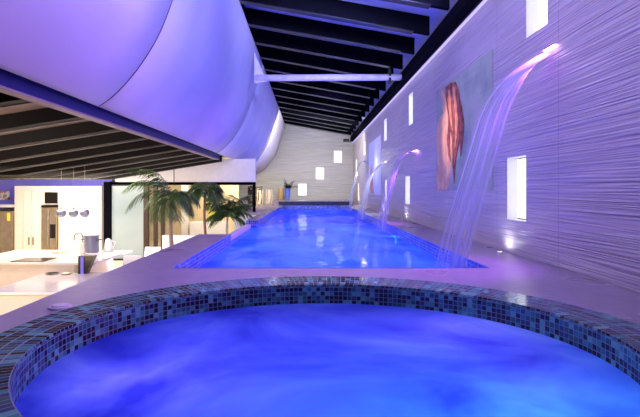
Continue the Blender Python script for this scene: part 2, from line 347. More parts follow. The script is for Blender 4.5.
# pool basin
def wall_strip(bm, uv, pts, z0, z1):
    L = 0
    for (x0, y0), (x1, y1) in zip(pts, pts[1:]):
        d = math.hypot(x1-x0, y1-y0)*H
        f = bm.faces.new([bm.verts.new(c) for c in ((x0, y0, z0), (x1, y1, z0), (x1, y1, z1), (x0, y0, z1))])
        for l, c in zip(f.loops, ((L, z0*H), (L+d, z0*H), (L+d, z1*H), (L, z1*H))): l[uv].uv = c
        L += d
b = bm_(); uv = b.loops.layers.uv.new('UVMap'); e = 0.006
wall_strip(b, uv, [(-1.75+e, 10.7), (-1.75+e, 6.1+e), (2.3-e, 6.1+e), (2.3-e, 29), (2.26-e, 29.5-e), (2.15-e, 29.8-e), (1.9, 30-e), (-1.65+e, 30-e), (-1.65+e, 15.5-e), (-2.03, 15.5-e)], -1.5, 0.004)
wall_strip(b, uv, [(-2.03, 15.5-e), (-2.03, 21)], -1.5, 0.004)
wall_strip(b, uv, [(-2.45, 10.7+e), (-1.75+e, 10.7+e)], -1.5, 0.004)
struct('pool_tiling', b, 'poolmosaic', keep_origin=True)
struct('pool_floor', B(-1.95, 2.3, 6.1, 30, -1.6, -1.5), 'poolmosaic')
wl = [(-1.735, 6.12), (2.28, 6.12), (2.28, 29), (2.22, 29.5), (2.1, 29.8), (1.9, 29.97), (-1.62, 29.97), (-1.62, 15.47), (-1.95, 15.47), (-1.95, 10.72), (-1.735, 10.72)]
b = bm_(); b.faces.new([b.verts.new((x, y, -0.22)) for x, y in wl])
obj('pool_water', b, 'poolwater', label='bright blue rippled water of the long lap pool', cat='water', keep_origin=True)
b = bm_()
k = 0
y = 10.72
while y < 15.4:
    box(b, -2.03, -1.86, y, y+0.36, -0.6, -0.12); y += 0.39
obj('weir_wall', b, 'white', label='low pale block weir in the gap of the left pool edge', cat='wall')
struct('weir_base', B(-2.03, -1.96, 10.72, 15.45, -1.5, -0.61), 'white')
struct('raised_end_ledge', B(-2.3, 2.75, 30.0, 34.55, 0.001, 0.28), 'deck')
b = bm_(); uv = b.loops.layers.uv.new('UVMap'); wall_strip(b, uv, [(-1.9, 29.99), (2.75, 29.99)], 0.004, 0.25); struct('ledge_tiling', b, 'darkmosaic', keep_origin=True)

# walls with recessed lit niches
def niche_wall(name, axis, pos, a0, a1, z0, z1, holes, mt, thick=0.35, behind=1):
    aa = sorted({a0, a1, *[h_[0] for h_ in holes], *[h_[1] for h_ in holes]}); zz = sorted({z0, z1, *[h_[2] for h_ in holes], *[h_[3] for h_ in holes]})
    bm = bm_(); V = {}
    def vv(a, z):
        if (a, z) not in V: V[(a, z)] = bm.verts.new((pos, a, z) if axis == 'x' else (a, pos, z))
        return V[(a, z)]
    for i in range(len(aa)-1):
        for j in range(len(zz)-1):
            ca, cz = (aa[i]+aa[i+1])/2, (zz[j]+zz[j+1])/2
            if any(h_[0] < ca < h_[1] and h_[2] < cz < h_[3] for h_ in holes): continue
            bm.faces.new((vv(aa[i], zz[j]), vv(aa[i+1], zz[j]), vv(aa[i+1], zz[j+1]), vv(aa[i], zz[j+1])))
    p2 = pos+thick*behind
    if axis == 'x': box(bm, p2, p2+0.1, a0, a1, z0, z1)
    else: box(bm, a0, a1, p2, p2+0.1, z0, z1)
    return struct(name, bm, mt, keep_origin=True)
def niche(axis, pos, h_, label, group, depth=0.16):
    a0, a1, z0, z1 = h_
    f = (lambda d, a, z: (pos+d, a, z)) if axis == 'x' else (lambda d, a, z: (a, pos+d, z))
    t = thing('niche_light', label, 'wall light', f(depth, (a0+a1)/2, z0), group)
    bm = bm_(); c = [(a0, z0), (a1, z0), (a1, z1), (a0, z1)]
    fr = [bm.verts.new(f(-0.006, *p_)) for p_ in c]; bk = [bm.verts.new(f(depth, *p_)) for p_ in c]
    for i in range(4): bm.faces.new((fr[i], fr[(i+1) % 4], bk[(i+1) % 4], bk[i]))
    obj('reveal', bm, 'white', t)
    q = 0.02; bm = bm_(); bm.faces.new([bm.verts.new(f(depth-0.01, *p_)) for p_ in ((a0+q, z0+q), (a1-q, z0+q), (a1-q, z1-q), (a0+q, z1-q))])
    r = bmesh.ops.extrude_face_region(bm, geom=list(bm.faces))
    for g_ in r['geom']:
        if isinstance(g_, bmesh.types.BMVert): g_.co = Vector(g_.co)+Vector((0.02, 0, 0) if axis == 'x' else (0, 0.02, 0))
    obj('light_panel', bm, 'lightbox', t)
XW = 3.17; WT = 4.37
RN = [((7.0, 7.66, 0.53, 1.5), 'large lit wall niche low on the right wall, closest of the low row'),
      ((15.06, 15.75, 0.53, 1.43), 'lit wall niche low on right wall below the second fountain'),
      ((19.5, 19.95, 0.53, 1.4), 'thin lit niche low on right wall beside the far fountain and below a high one'),
      ((30.4, 31.0, 0.3, 1.4), 'farthest low lit niche on right wall near the end corner'),
      ((6.37, 7.01-0.02, 3.2, 4.12), 'large lit wall niche cut by the top of the picture, above the nearest fountain'),
      ((14.65, 15.2, 3.02, 3.98), 'high lit niche on right wall, second from the camera'),
      ((19.55, 20.2, 3.02, 3.92), 'high lit niche on right wall, third from the camera'),
      ((26.9, 27.7, 2.96, 3.8), 'high lit niche on right wall, farthest of the high row'),
      ((31.6, 32.4, 1.9, 3.0), 'lit niche at mid height on right wall, nearest to end wall')]
niche_wall('wall_right', 'x', XW, -1, 34.6, 0, WT, [r_[0] for r_ in RN], 'ribs')
for h_, lb in RN: niche('x', XW, h_, lb, 'lit niches in the right wall')
EN = [((-0.79, -0.16, 0.56, 1.42), 'lowest of the three square lit niches stepping up the end wall'),
      ((0.49, 1.10, 1.73, 2.59), 'middle of the three square lit niches stepping up the end wall'),
      ((1.80, 2.38, 2.93, 3.8), 'highest of the three square lit niches stepping up the end wall')]
niche_wall('wall_end', 'y', 34.6, -16, XW, FL, 5.9, [r_[0] for r_ in EN], 'ribs_end')
for h_, lb in EN: niche('y', 34.6, h_, lb, 'lit niches in the end wall')
struct('wall_left', B(-16.2, -16, -1, 34.6, FL, 3), 'white')
# cap and cove strip on right wall
struct('trim_1', B(XW-0.03, XW+0.5, -1, 34.5, WT, WT+0.05), 'white')
b = bm_(); box(b, XW-0.07, XW-0.032, -1, 34.4, WT-0.045, WT-0.01)
obj('cove_strip', b, 'cove', label='thin violet light strip along the top of the right wall', cat='light strip')
# roof over pool
def rz(x): return 5.62-0.18*(x+1.75)
b = bm_()
ys = (-1, 34.5)
prism(b, [(-1.9, -1, rz(-1.9)+0.47), (3.6, -1, rz(3.6)+0.47), (3.6, -1, rz(3.6)+0.53), (-1.9, -1, rz(-1.9)+0.53)], (0, 35.5, 0))
struct('ceiling', b, 'roof')
ORD = ['first', 'second', 'third', 'fourth', 'fifth', 'sixth', 'seventh', 'eighth', 'ninth', 'tenth', 'eleventh', 'twelfth', 'thirteenth', 'fourteenth', 'fifteenth', 'sixteenth', 'seventeenth', 'eighteenth']
for k in range(15):
    y = 10.07+1.67*k
    t = thing('roof_rafter', 'black roof rafter above the pool, %s from the camera' % ORD[k], 'rafter', (-1.8, y, rz(-1.8)), 'black rafters above the pool')
    bm = bm_(); prism(bm, [(-1.8, y, rz(-1.8)+0.02), (2.95, y, rz(2.95)+0.02), (2.95, y, rz(2.95)+0.46), (-1.8, y, rz(-1.8)+0.46)], (0, 0.12, 0)); obj('web', bm, 'rafter', t)
    bm = bm_(); prism(bm, [(-1.8, y-0.05, rz(-1.8)), (2.55, y-0.05, rz(2.55)), (2.55, y-0.05, rz(2.55)+0.02), (-1.8, y-0.05, rz(-1.8)+0.02)], (0, 0.22, 0)); obj('bottom_flange', bm, 'black', t)
t = thing('eaves_beam', 'long black steel eaves beam above the right wall', 'beam', (2.9, 16, 4.46))
obj('web', B(2.96, 3.04, -1, 34.5, 4.50, rz(3.04)+0.0), 'rafter', t)
obj('bottom_flange', B(2.93, 3.14, -1, 34.5, 4.46, 4.50), 'rafter', t)
t = thing('edge_beam', 'long black steel beam along the top edge of the curved panels', 'beam', (-1.8, 16, 5.5))
obj('beam_body', B(-1.95, -1.8, -1, 34.5, 5.45, 6.1), 'rafter', t)
t = thing('round_duct', 'pale violet round tube spanning from curved panels to right wall', 'pipe', (-1.8, 15.4, 4.55))
b = bm_(); tube(b, [(-1.72, 15.4, 4.58), (3.16, 15.4, 4.60)], 0.105, 16); obj('tube', b, 'duct', t, smooth=True)
obj('hanger', B(2.55, 2.62, 15.3, 15.5, 4.4, 4.86), 'black', t)
b = bm_(); prism(b, [(-1.75, 15.36, 4.4), (-1.35, 15.36, 4.45), (-1.75, 15.36, 5.4)], (0, 0.04, 0)); obj('gusset_plate', b, 'duct', t)
# curved panels
CS = [(-1.75, 4.62), (-1.95, 3.9), (-2.2, 3.15), (-2.43, 2.55), (-2.69, 2.1), (-2.97, 1.74), (-3.28, 1.45), (-3.6, 1.30), (-3.98, 1.30), (-4.3, 1.5)]
def catmull(P, n=5):
    r = []; P = [Vector(p) for p in P]
    for i in range(len(P)-1):
        p0 = P[max(i-1, 0)]; p1 = P[i]; p2 = P[i+1]; p3 = P[min(i+2, len(P)-1)]
        for k in range(n):
            t_ = k/n; r.append(0.5*((2*p1)+(p2-p0)*t_+(2*p0-5*p1+4*p2-p3)*t_*t_+(3*p1-p0-3*p2+p3)*t_**3))
    r.append(P[-1]); return r
cs = catmull([(x, z+1, 0) for x, z in CS])
seams = [-1.0, 7.7, 17.6, 27.4, 34.5]
cs_full = cs; cs_cut = [p_ for p_ in cs if p_.x > -3.44]
nm = ['nearest', 'second', 'third', 'farthest']
for i in range(4):
    cs = cs_full if i == 3 else cs_cut
    bm = bm_(); y0, y1 = seams[i]+0.02, seams[i+1]-0.02; pr = []; n = 8
    for j in range(n+1):
        y = y0+(y1-y0)*j/n
        pr.append([bm.verts.new((p_.x, y, p_.y)) for p_ in cs])
    for a_, b_ in zip(pr, pr[1:]):
        for q in range(len(cs)-1): bm.faces.new((a_[q], a_[q+1], b_[q+1], b_[q]))
    o = obj('curved_panel', bm, 'panel', label='%s white curved ceiling panel washed in violet light, left of the pool' % nm[i].capitalize(), cat='ceiling panel', group='curved violet panels', smooth=True, keep_origin=True)
    sm = o.modifiers.new('thick', 'SOLIDIFY'); sm.thickness = 0.04; sm.offset = -1
    if i < 3:
        bm = bm_(); tube(bm, [(p_.x+0.022, y1+0.02, p_.y-0.018) for p_ in cs_cut], 0.026, 6); o['_w'] = [0, 0, 0]; obj('seam', bm, 'blackmatte', o)
# dark liner behind the seams
bm = bm_(); pr = [[bm.verts.new((p_.x-0.1, y, p_.y+0.1)) for p_ in cs_cut] for y in (-1, 34.5)]
for q in range(len(cs_cut)-1): bm.faces.new((pr[0][q], pr[0][q+1], pr[1][q+1], pr[1][q]))
struct('panel_backing', bm, 'blackmatte', keep_origin=True)
t = thing('carrier_beam', 'navy black steel beam with blue light painted in, along the foot of the curved panels', 'beam', (-3.65, 9, 2.17))
obj('beam_web', B(-3.56, -3.50, -1, 18.6, 2.19, 2.41), 'bluelit', t)
obj('bottom_flange', B(-3.68, -3.50, -1, 18.6, 2.16, 2.185), 'flange', t, label='pale bottom flange')
obj('end_cap', B(-3.86, -3.49, 18.6, 18.7, 2.16, 2.44), 'black', t)
t = thing('far_carrier_beam', 'short black beam end under the far curved panels', 'beam', (-3.8, 28, 2.15))
obj('beam_web', B(-3.9, -3.75, 27.5, 34.4, 2.05, 2.2), 'black', t)
# kitchen ceiling
def kz(x): return 2.17+0.16*(x+3.86)
XL = -13.5
def kzz(x): return max(kz(x), 1.42)
KX = [-3.70, -8.5, XL]
b = bm_(); prism(b, [(x, -1, kzz(x)+0.24) for x in KX]+[(x, -1, kzz(x)+0.29) for x in KX[::-1]], (0, 21.9, 0)); struct('ceiling_kitchen', b, 'kceil')
k = 0; y = 6.3
while y < 20.9:
    lab = 'dark rafter under the kitchen ceiling, %s from the camera' % ORD[k]
    t = thing('ceiling_rafter', lab, 'rafter', (-3.9, y, kz(-3.9)), 'dark rafters under the kitchen ceiling')
    bm = bm_(); prism(bm, [(x, y, kzz(x)) for x in KX]+[(x, y, kzz(x)+0.235) for x in KX[::-1]], (0, 0.2, 0)); obj('rafter_body', bm, 'blackmatte', t)
    bm = bm_(); prism(bm, [(x, y+0.2, kzz(x)-0.012) for x in KX]+[(x, y+0.2, kzz(x)+0.006) for x in KX[::-1]], (0, 0.06, 0)); obj('edge_strip', bm, 'strip', t)
    k += 1; y += 1.55
struct('trim_2', B(-13.5, -8.6, 20.2, 20.35, 1.52, 1.65), 'blackmatte')
# facade header
struct('wall_header', B(-8.6, -2.38, 21.3, 21.7, 1.33, 2.36), 'white')
struct('trim_3', B(-9.0, -2.38, 21.28, 21.5, 1.2, 1.33), 'rafter')
struct('trim_4', B(-2.5, -2.38, 21.3, 21.45, 0, 1.2), 'rafter')
struct('trim_5', B(-8.98, -8.72, 21.0, 21.25, FL, 1.34), 'rafter')
b = bm_(); tube(b, [(-5.85, 20.8, 2.6), (-5.85, 20.8, 1.25)], 0.018, 6); obj('hanging_cable', b, 'black', label='thin black cable hanging in front of the white header', cat='cable')
t = thing('sliding_door', 'frosted glass sliding door left of the palms', 'door', (-7.9, 21.2, FL))
obj('glass_pane', B(-8.7, -7.28, 21.18, 21.22, FL+0.08, 1.15), 'frosted', t)
obj('door_frame', box(B(-8.72, -7.28, 21.14, 21.26, FL, FL+0.08), -8.72, -7.28, 21.14, 21.26, 1.15, 1.2), 'black', t)
for x0, x1, lb in ((-7.28, -7.08, 'dark brown sliding door post beside the frosted door'), (-6.84, -6.70, 'dark brown sliding door post, middle of three'), (-6.52, -6.38, 'dark brown sliding door post closest to the palm trunk')):
    obj('door_post', B(x0, x1, 21.1, 21.3, FL, 1.2), 'brown', label=lb, cat='door post', group='sliding door posts')
# courtyard behind
struct('wall_courtyard', B(-10.5, -4.4, 30, 30.2, FL, 3), 'warmwall')
struct('courtyard_light_blocker', B(-10.4, -4.4, 21.8, 29.9, 2.0, 2.1), 'blackmatte')  # unseen slab added to block the light showing over the header
struct('planter_wall', B(-5.9, -2.7, 19.3, 19.6, FL, -0.85), 'white')
obj('courtyard_curtain', prism(bm_(), [(-6.3, 29.8, -1.6), (-5.7, 29.75, -1.6), (-5.7, 29.75, 0.4), (-6.3, 29.8, 0.4)], (0, 0.06, 0)), 'yellow', label='yellow lit curtain in courtyard seen between the palms', cat='curtain')
obj('courtyard_post', B(-5.62, -5.45, 29.2, 29.4, FL, 1.6), 'black', label='thin dark post in courtyard behind the palms', cat='post')
obj('courtyard_pillar', B(-7.6, -7.2, 28.6, 29.0, FL, 2), 'white', label='pale pillar in courtyard left of the palms', cat='pillar')
obj('courtyard_bench', B(-7.0, -4.8, 28.2, 28.8, FL, -0.9), 'white', label='low white wall bench at the back of the courtyard', cat='bench', bevel=0.02)
b = bm_(); uv = b.loops.layers.uv.new('UVMap'); wall_strip(b, uv, [(-4.4, 34.5), (-3.35, 34.5)], -0.7, 1.25)
r = bmesh.ops.extrude_face_region(b, geom=list(b.faces))
for g_ in r['geom']:
    if isinstance(g_, bmesh.types.BMVert): g_.co.y += 0.06
obj('lattice_window', b, 'blockglass', label='dark lattice block window beside the black post at far left of the pool', cat='window')

# ================================================================ fountains
def fountain(yc, left, right, label, lit, halfw, spread=0.0):
    # left/right: centre lines (x, z above camera) of the far and near edge of the sheet
    t = thing('wall_fountain', label, 'fountain', (XW, yc, left[0][1]+1), 'wall fountains arching into the pool')
    x0, z0 = left[0][0], left[0][1]+1
    obj('spout', box(bm_(), x0-0.02, XW+0.0, yc-halfw, yc+halfw, z0+0.012, z0+0.035), 'chrome', t, bevel=0.004)
    if lit: obj('spout_light', B(x0-0.02, x0+0.03, yc-halfw, yc+halfw, z0+0.0, z0+0.010), 'spoutled', t)
    Lc = catmull([(x, z+1, 0) for x, z in left], 6); Rc = catmull([(x, z+1, 0) for x, z in right], 6)
    n = min(len(Lc), len(Rc)); bm = bm_(); uv = bm.loops.layers.uv.new('UVMap'); W = 12; rows = []
    for i in range(n):
        a = Vector((Lc[i].x, yc+halfw, Lc[i].y)); c_ = Vector((Rc[i].x, yc-halfw, Rc[i].y))
        rows.append([bm.verts.new(a.lerp(c_, q/W)+Vector((0.03*math.sin(q*1.9)*i/n, 0, 0))) for q in range(W+1)])
    for i in range(n-1):
        for q in range(W):
            f = bm.faces.new((rows[i][q], rows[i][q+1], rows[i+1][q+1], rows[i+1][q]))
            for l, c in zip(f.loops, ((q/W, i/n), ((q+1)/W, i/n), ((q+1)/W, (i+1)/n), (q/W, (i+1)/n))): l[uv].uv = c
    obj('water_sheet', bm, 'fall', t, smooth=True)
L1 = [(3.14, 1.84), (2.78, 1.62), (2.46, 1.36), (2.24, 1.02), (2.05, 0.42), (1.86, -0.16), (1.70, -0.70), (1.60, -1.20)]
R1 = [(3.14, 1.76), (2.88, 1.58), (2.70, 1.30), (2.56, 0.98), (2.42, 0.50), (2.26, -0.08), (2.10, -0.66), (1.98, -1.20)]
fountain(6.26, L1, R1, 'nearest wall fountain, a wide violet lit sheet of falling water', True, 0.14)
L2 = [(3.12, 1.13), (2.8, 1.03), (2.58, 0.82), (2.4, 0.43), (2.26, 0.0), (2.1, -0.51), (1.98, -1.2)]
fountain(14.1, L2, [(x+0.045*i, z) for i, (x, z) in enumerate(L2)], 'second wall fountain, a pink and violet lit arc of water', True, 0.2)
L3 = [(3.12, 1.09), (2.87, 1.0), (2.55, 0.7), (2.3, 0.26), (2.14, -0.3), (2.0, -0.83), (1.95, -1.2)]
fountain(19.4, L3, [(x+0.05*i, z) for i, (x, z) in enumerate(L3)], 'third wall fountain, a white arc of water with unlit spout', False, 0.25)
L4 = [(3.12, 1.45), (2.9, 1.55), (2.65, 1.3), (2.45, 0.6), (2.3, 0.0), (2.2, -0.6), (2.15, -1.2)]
fountain(26.0, L4, [(x+0.03*i, z) for i, (x, z) in enumerate(L4)], 'farthest wall fountain, a thin grey arc near the end wall', False, 0.25)
spot('spout_glow_a', (3.15, 6.26, 2.92), (2.35, 6.26, 2.2), (0.66, 0.12, 1.0), 380, 120, 0.02)
spot('spout_glow_a_low', (2.90, 6.1, 2.6), (2.2, 6.26, 1.1), (0.42, 0.10, 1.0), 330, 62, 0.02)
spot('spout_glow_b', (3.14, 14.1, 2.20), (2.5, 14.1, 1.7), (0.85, 0.12, 1.0), 260, 120, 0.02)
spot('spout_glow_b_low', (2.9, 13.9, 1.8), (2.2, 14.1, 0.4), (0.5, 0.10, 1.0), 200, 62, 0.02)
spot('fall_fill_c', (3.0, 19.2, 1.9), (2.2, 19.4, 0.5), (0.9, 0.95, 0.95), 110, 80, 0.02)  # fill added to whiten the third fall, its spout is unlit
spot('fall_fill_d', (3.0, 25.8, 2.2), (2.3, 26.0, 0.8), (0.9, 0.95, 0.9), 120, 80, 0.02)  # fill added to whiten the farthest fall, its spout is unlit
# uplights added at foot of right wall to strengthen the glow under the niches
for i, y in enumerate((7.6, 15.6, 20.4, 30.2)):
    t = thing('added_uplight', 'small added round floor lamp at foot of right wall, %s from the camera' % ORD[i], 'lamp', (3.02, y, 0), 'added floor lamps along the right wall')
    b = bm_(); lathe(b, 3.02, y, [(0.05, 0.001), (0.055, 0.012), (0.04, 0.014)]); obj('lamp_ring', b, 'chrome', t)
    b = bm_(); lathe(b, 3.02, y, [(0.036, 0.014), (0.034, 0.017)]); obj('lamp_lens', b, 'lightbox', t)
    spot('uplight_fill', (3.02, y, 0.03), (3.14, y, 1.0), (0.85, 0.85, 1.0), 7, 165, 0.03)

# ================================================================ projected images, built as painted prints
def pxw(x, y, off=0.0):
    u = x-309; Y = 480*XW/u; return (XW-0.02-off, Y, 1+(189.5-y)*Y/480)
t = thing('painted_projection', 'large faded painted mural of a long haired person behind the nearest fountain', 'projection', (XW, 10.1, 1.0))
obj('projection_print', B(XW-0.014, XW-0.002, 8.25, 11.9, 1.0, 3.42), 'projection', t)
def fig(name, pts, mt, off, lab=None):
    b = bm_(); prism(b, [pxw(420+a/3.475, 70+c/3.475, off) for a, c in pts], (0.012, 0, 0)); obj(name, b, mt, t, label=lab)
fig('figure', [(78, 72), (84, 70), (90, 92), (96, 120), (98, 150), (112, 170), (122, 205), (116, 260), (110, 330), (104, 400), (98, 417), (62, 417), (60, 380), (64, 310), (60, 240), (63, 190), (74, 160), (84, 150), (80, 130), (84, 115), (78, 95)], 'skin', 0.0, 'orange skin of painted figure')
fig('long_hair', [(92, 60), (112, 44), (128, 42), (140, 80), (146, 140), (148, 200), (140, 250), (130, 300), (126, 340), (123, 395), (117, 330), (118, 300), (116, 240), (108, 200), (104, 165), (98, 130), (94, 95)], 'hair', 0.012, 'dark red hair of painted figure')
fig('hair_highlight', [(120, 60), (126, 60), (134, 120), (138, 180), (132, 240), (126, 290), (128, 220), (128, 160), (124, 110)], 'hairlight', 0.02)
fig('hair_lock', [(140, 90), (150, 130), (158, 190), (152, 250), (146, 300), (142, 240), (144, 190), (138, 140)], 'hair', 0.014)
fig('hair_lock', [(104, 150), (110, 200), (106, 260), (112, 320), (104, 300), (98, 240), (102, 200)], 'hair', 0.014)
fig('hair_highlight', [(104, 70), (109, 68), (114, 120), (116, 170), (120, 215), (112, 190), (106, 140)], 'hairlight', 0.02)
t = thing('painted_projection', 'pale painted mural with a small orange figure behind the third fountain', 'projection', (XW, 23.2, 0.75))
obj('projection_print', B(XW-0.014, XW-0.002, 21.1, 25.4, 0.75, 3.4), 'projectionpale', t)
b = bm_(); prism(b, [(XW-0.02, y, z) for y, z in ((24.6, 0.8), (24.9, 1.4), (24.6, 2.0), (24.2, 2.3), (23.9, 1.9), (23.6, 1.3), (23.2, 0.8))], (0.012, 0, 0)); obj('figure', b, 'skin', t)
point('projection_fill', (2.6, 22.6, 2.2), (1.0, 0.98, 0.9), 9, 0.1)  # unseen light brightening the painted pale image
spot('projection_spot', (-0.8, 10.6, 4.8), (3.17, 10.7, 2.3), (1.0, 0.62, 0.38), 520, 20, 0.05)  # warm spot brightening the painted image of the figure

# ================================================================ palms
def frond(parent, base, az, elev, length, droop, mt='leaf', leaf=0.50, nleaf=25, name='frond'):
    bm = bm_(); d = Vector((math.cos(az)*math.cos(elev), math.sin(az)*math.cos(elev), math.sin(elev)))
    pts = []; p = Vector(base); N = 14
    for i in range(N+1):
        pts.append(p.copy()); p += d*(length/N); d = (d+Vector((0, 0, -droop/N))).normalized()
    tube(bm, pts, [0.014*(1-0.8*i/N) for i in range(N+1)], 5)
    for i in range(nleaf):
        s_ = 0.12+0.88*i/(nleaf-1); f_ = s_*N; a = int(min(f_, N-1)); q = pts[a].lerp(pts[a+1], f_-a)
        tg = (pts[a+1]-pts[a]).normalized(); side = tg.cross(Vector((0, 0, 1)));
        if side.length < 0.05: side = Vector((1, 0, 0))
        side.normalize()
        L = leaf*math.sin(PI*min(1, 0.18+0.80*s_))**0.6*random.uniform(0.85, 1.1)
        for sg in (-1, 1):
            dr = (side*sg*0.8+tg*0.7+Vector((0, 0, -0.45+random.uniform(-0.3, 0.2)))).normalized()
            e_ = q+dr*L+Vector((0, 0, -0.25*L)); mid = q+dr*L*0.5; wd = tg*0.011
            v1, v2, v3, v4 = (bm.verts.new(c) for c in (q-wd, mid-wd*1.3, mid+wd*1.3, q+wd))
            v5 = bm.verts.new(e_); bm.faces.new((v1, v2, v3, v4)); bm.faces.new((v2, v5, v3))
    obj(name, bm, mt, parent)
def palm(x, y, zc, label, fr, tr, tm):
    t = thing('potted_palm' if False else 'palm_tree', label, 'palm', (x, y, FL), 'palms beside the pool')
    b = bm_(); n = 9
    tube(b, [(x+0.04*math.sin(i*0.7), y, FL+(zc-FL)*i/n) for i in range(n+1)], [tr*(1.25-0.45*i/n) for i in range(n+1)], 10)
    obj('trunk', b, tm, t, smooth=True)
    for az, el, ln, dr in fr: frond(t, (x+0.04*math.sin(6.3), y, zc-0.03), math.radians(az), math.radians(el), ln, dr)
palm(-4.0, 14.0, 0.72, 'nearest palm with long drooping fronds and pale trunk', [(180, 62, 1.75, 2.4), (200, 48, 1.6, 2.6), (165, 75, 1.5, 2.2), (150, 40, 1.3, 2.4), (10, 60, 1.1, 3.2), (-30, 50, 1.0, 3.4), (-80, 40, 1.0, 3.4), (-110, 20, 0.95, 3.0), (60, 55, 1.1, 2.8), (-60, 0, 0.85, 2.2), (30, 15, 0.8, 2.4), (-140, 20, 1.0, 2.8), (100, 60, 1.0, 2.6), (5, 35, 0.9, 3.0), (190, 70, 1.7, 2.0), (-60, 65, 1.2, 3.4)], 0.06, 'trunk')
palm(-3.45, 16.0, 1.0, 'slim middle palm with a reddish trunk', [(a_, e_, l_, 2.6) for a_, e_, l_ in ((180, 50, 0.8), (140, 65, 0.8), (200, 30, 0.7), (90, 70, 0.7), (20, 40, 0.75), (0, 60, 0.7), (-40, 35, 0.7), (-90, 45, 0.7), (-130, 30, 0.75), (60, 20, 0.6), (-10, 5, 0.6), (170, 0, 0.6))], 0.045, 'trunkdark')
palm(-2.85, 16.8, 0.05, 'low bushy palm right next to the pool weir', [(a_, e_, l_, 1.7) for a_, e_, l_ in ((180, 60, 0.95), (150, 75, 1.0), (200, 40, 0.8), (90, 75, 1.05), (20, 60, 0.95), (0, 45, 0.95), (-40, 60, 0.9), (-90, 55, 0.9), (-130, 45, 0.8), (60, 50, 0.8), (-10, 25, 0.75), (5, 72, 1.1), (180, 25, 0.7), (-60, 70, 1.1), (-100, 75, 1.1), (120, 60, 1.0), (-20, 62, 1.05), (195, 70, 1.1), (-150, 65, 1.0))], 0.04, 'trunk')

# ================================================================ end of pool objects
def vase(x, y, mt, label, plant, h=0.80, lean=0):
    t = thing('tall_vase', label, 'vase', (x, y, 0.28), 'tall vases on the end ledge')
    b = bm_(); lathe(b, x, y, [(0.13, 0.285), (0.15, 0.3), (0.21, 0.28+h-0.04), (0.225, 0.28+h), (0.19, 0.28+h), (0.18, 0.28+h-0.08)]); obj('vase_body', b, mt, t, smooth=False)
    if plant:
        for k in range(15): frond(t, (x, y, 0.28+h-0.05), random.uniform(0, 2*PI), random.uniform(0.5, 1.4), random.uniform(0.35, 0.85), 1.2, 'leafdark', 0.26, 8, 'leaf_stem')
vase(-2.0, 33.95, 'potgold', 'tapered gold vase at left end of the ledge', False)
vase(-1.48, 33.0, 'potblue', 'tapered blue vase holding a dark leafy plant on the end ledge', True)
for i, (x, y) in enumerate(((-2.95, 28.4), (-2.45, 29.0))):
    t = thing('folding_lounger', ['cream folded lounger standing upright, left of the two by end wall', 'cream folded lounger standing upright, right of the two by end wall'][i], 'lounger', (x, y, 0), 'upright folded loungers')
    for sx in (-0.16, 0.16):
        b = bm_(); tube(b, [(x+sx, y, 0.015), (x+sx+0.05, y+0.2, 0.55), (x+sx+0.02, y+0.32, 0.98)], 0.022, 6); obj('frame_rail', b, 'canvas', t)
        b = bm_(); tube(b, [(x+sx*0.9, y+0.42, 0.015), (x+sx*0.9, y+0.25, 0.72)], 0.02, 6); obj('back_leg', b, 'canvas', t)
    b = bm_(); prism(b, [(x-0.07, y+0.02, 0.12), (x+0.07, y+0.02, 0.12), (x+0.12, y+0.2, 0.55), (x-0.02, y+0.2, 0.55)], (0, 0.02, 0)); prism(b, [(x-0.02, y+0.2, 0.55), (x+0.12, y+0.2, 0.55), (x+0.08, y+0.32, 0.95), (x-0.05, y+0.32, 0.95)], (0, 0.02, 0)); obj('canvas_sling', b, 'canvas', t)
t = thing('security_camera', 'small black camera box high in the right end corner', 'camera', (2.7, 34.4, 4.55))
obj('housing', B(2.45, 2.85, 34.2, 34.5, 4.42, 4.62), 'black', t, bevel=0.01); obj('bracket', B(2.6, 2.7, 34.5, 34.59, 4.45, 4.62), 'black', t)

# ================================================================ deck details
t = thing('skimmer_lid', 'round pale lid set in the deck left of the spa', 'lid', (-2.1, 4.05, 0))
b = bm_(); lathe(b, -2.1, 4.05, [(0.092, 0.0005), (0.092, 0.016), (0.085, 0.02)], 28); obj('outer_ring', b, 'lid', t)
b = bm_(); lathe(b, -2.1, 4.05, [(0.066, 0.02), (0.066, 0.028), (0.06, 0.031)], 28); obj('cap', b, 'lid', t)
t = thing('pool_light', 'bright cyan lamp under the water on the right side of the pool', 'lamp', (2.27, 12.5, -0.36))
b = bm_(); tube(b, [(2.29, 12.5, -0.33), (2.25, 12.5, -0.33)], 0.09, 16); obj('lamp_lens', b, 'cyan', t)
b = bm_(); tube(b, [(2.295, 12.5, -0.33), (2.265, 12.5, -0.33)], 0.12, 16); obj('lamp_ring', b, 'chrome', t)

# ================================================================ kitchen
YB = 21.9
struct('wall_kitchen', B(-15.9, -9.0, YB, YB+0.1, FL, 2.0), 'bluewall')
t = thing('tall_cabinet', 'tall cream kitchen cabinet wall beside the refrigerators', 'cabinet', (-11.8, 20.8, FL))
obj('cabinet_body', box(box(B(-12.76, -11.6, 20.8, YB-0.02, FL, 1.15), -11.6, -10.85, 20.8, YB-0.02, 0.35, 1.15), -10.85, -9.0, 20.8, YB-0.02, FL, 1.15), 'cream', t)
for x0, x1, hx in ((-12.35, -12.02, -12.1), (-12.0, -11.65, -11.92)):
    d = obj('cabinet_door', B(x0, x1, 20.76, 20.8, FL+0.1, 0.95), 'cream', t, bevel=0.004)
    obj('door_handle', B(hx-0.025, hx+0.025, 20.72, 20.76, -1.4, -1.05), 'steel', d)
o = obj('wall_oven', B(-11.42, -10.88, 20.74, 20.798, 0.40, 0.88), 'glassblack', label='black built in oven above the second refrigerator', cat='oven')
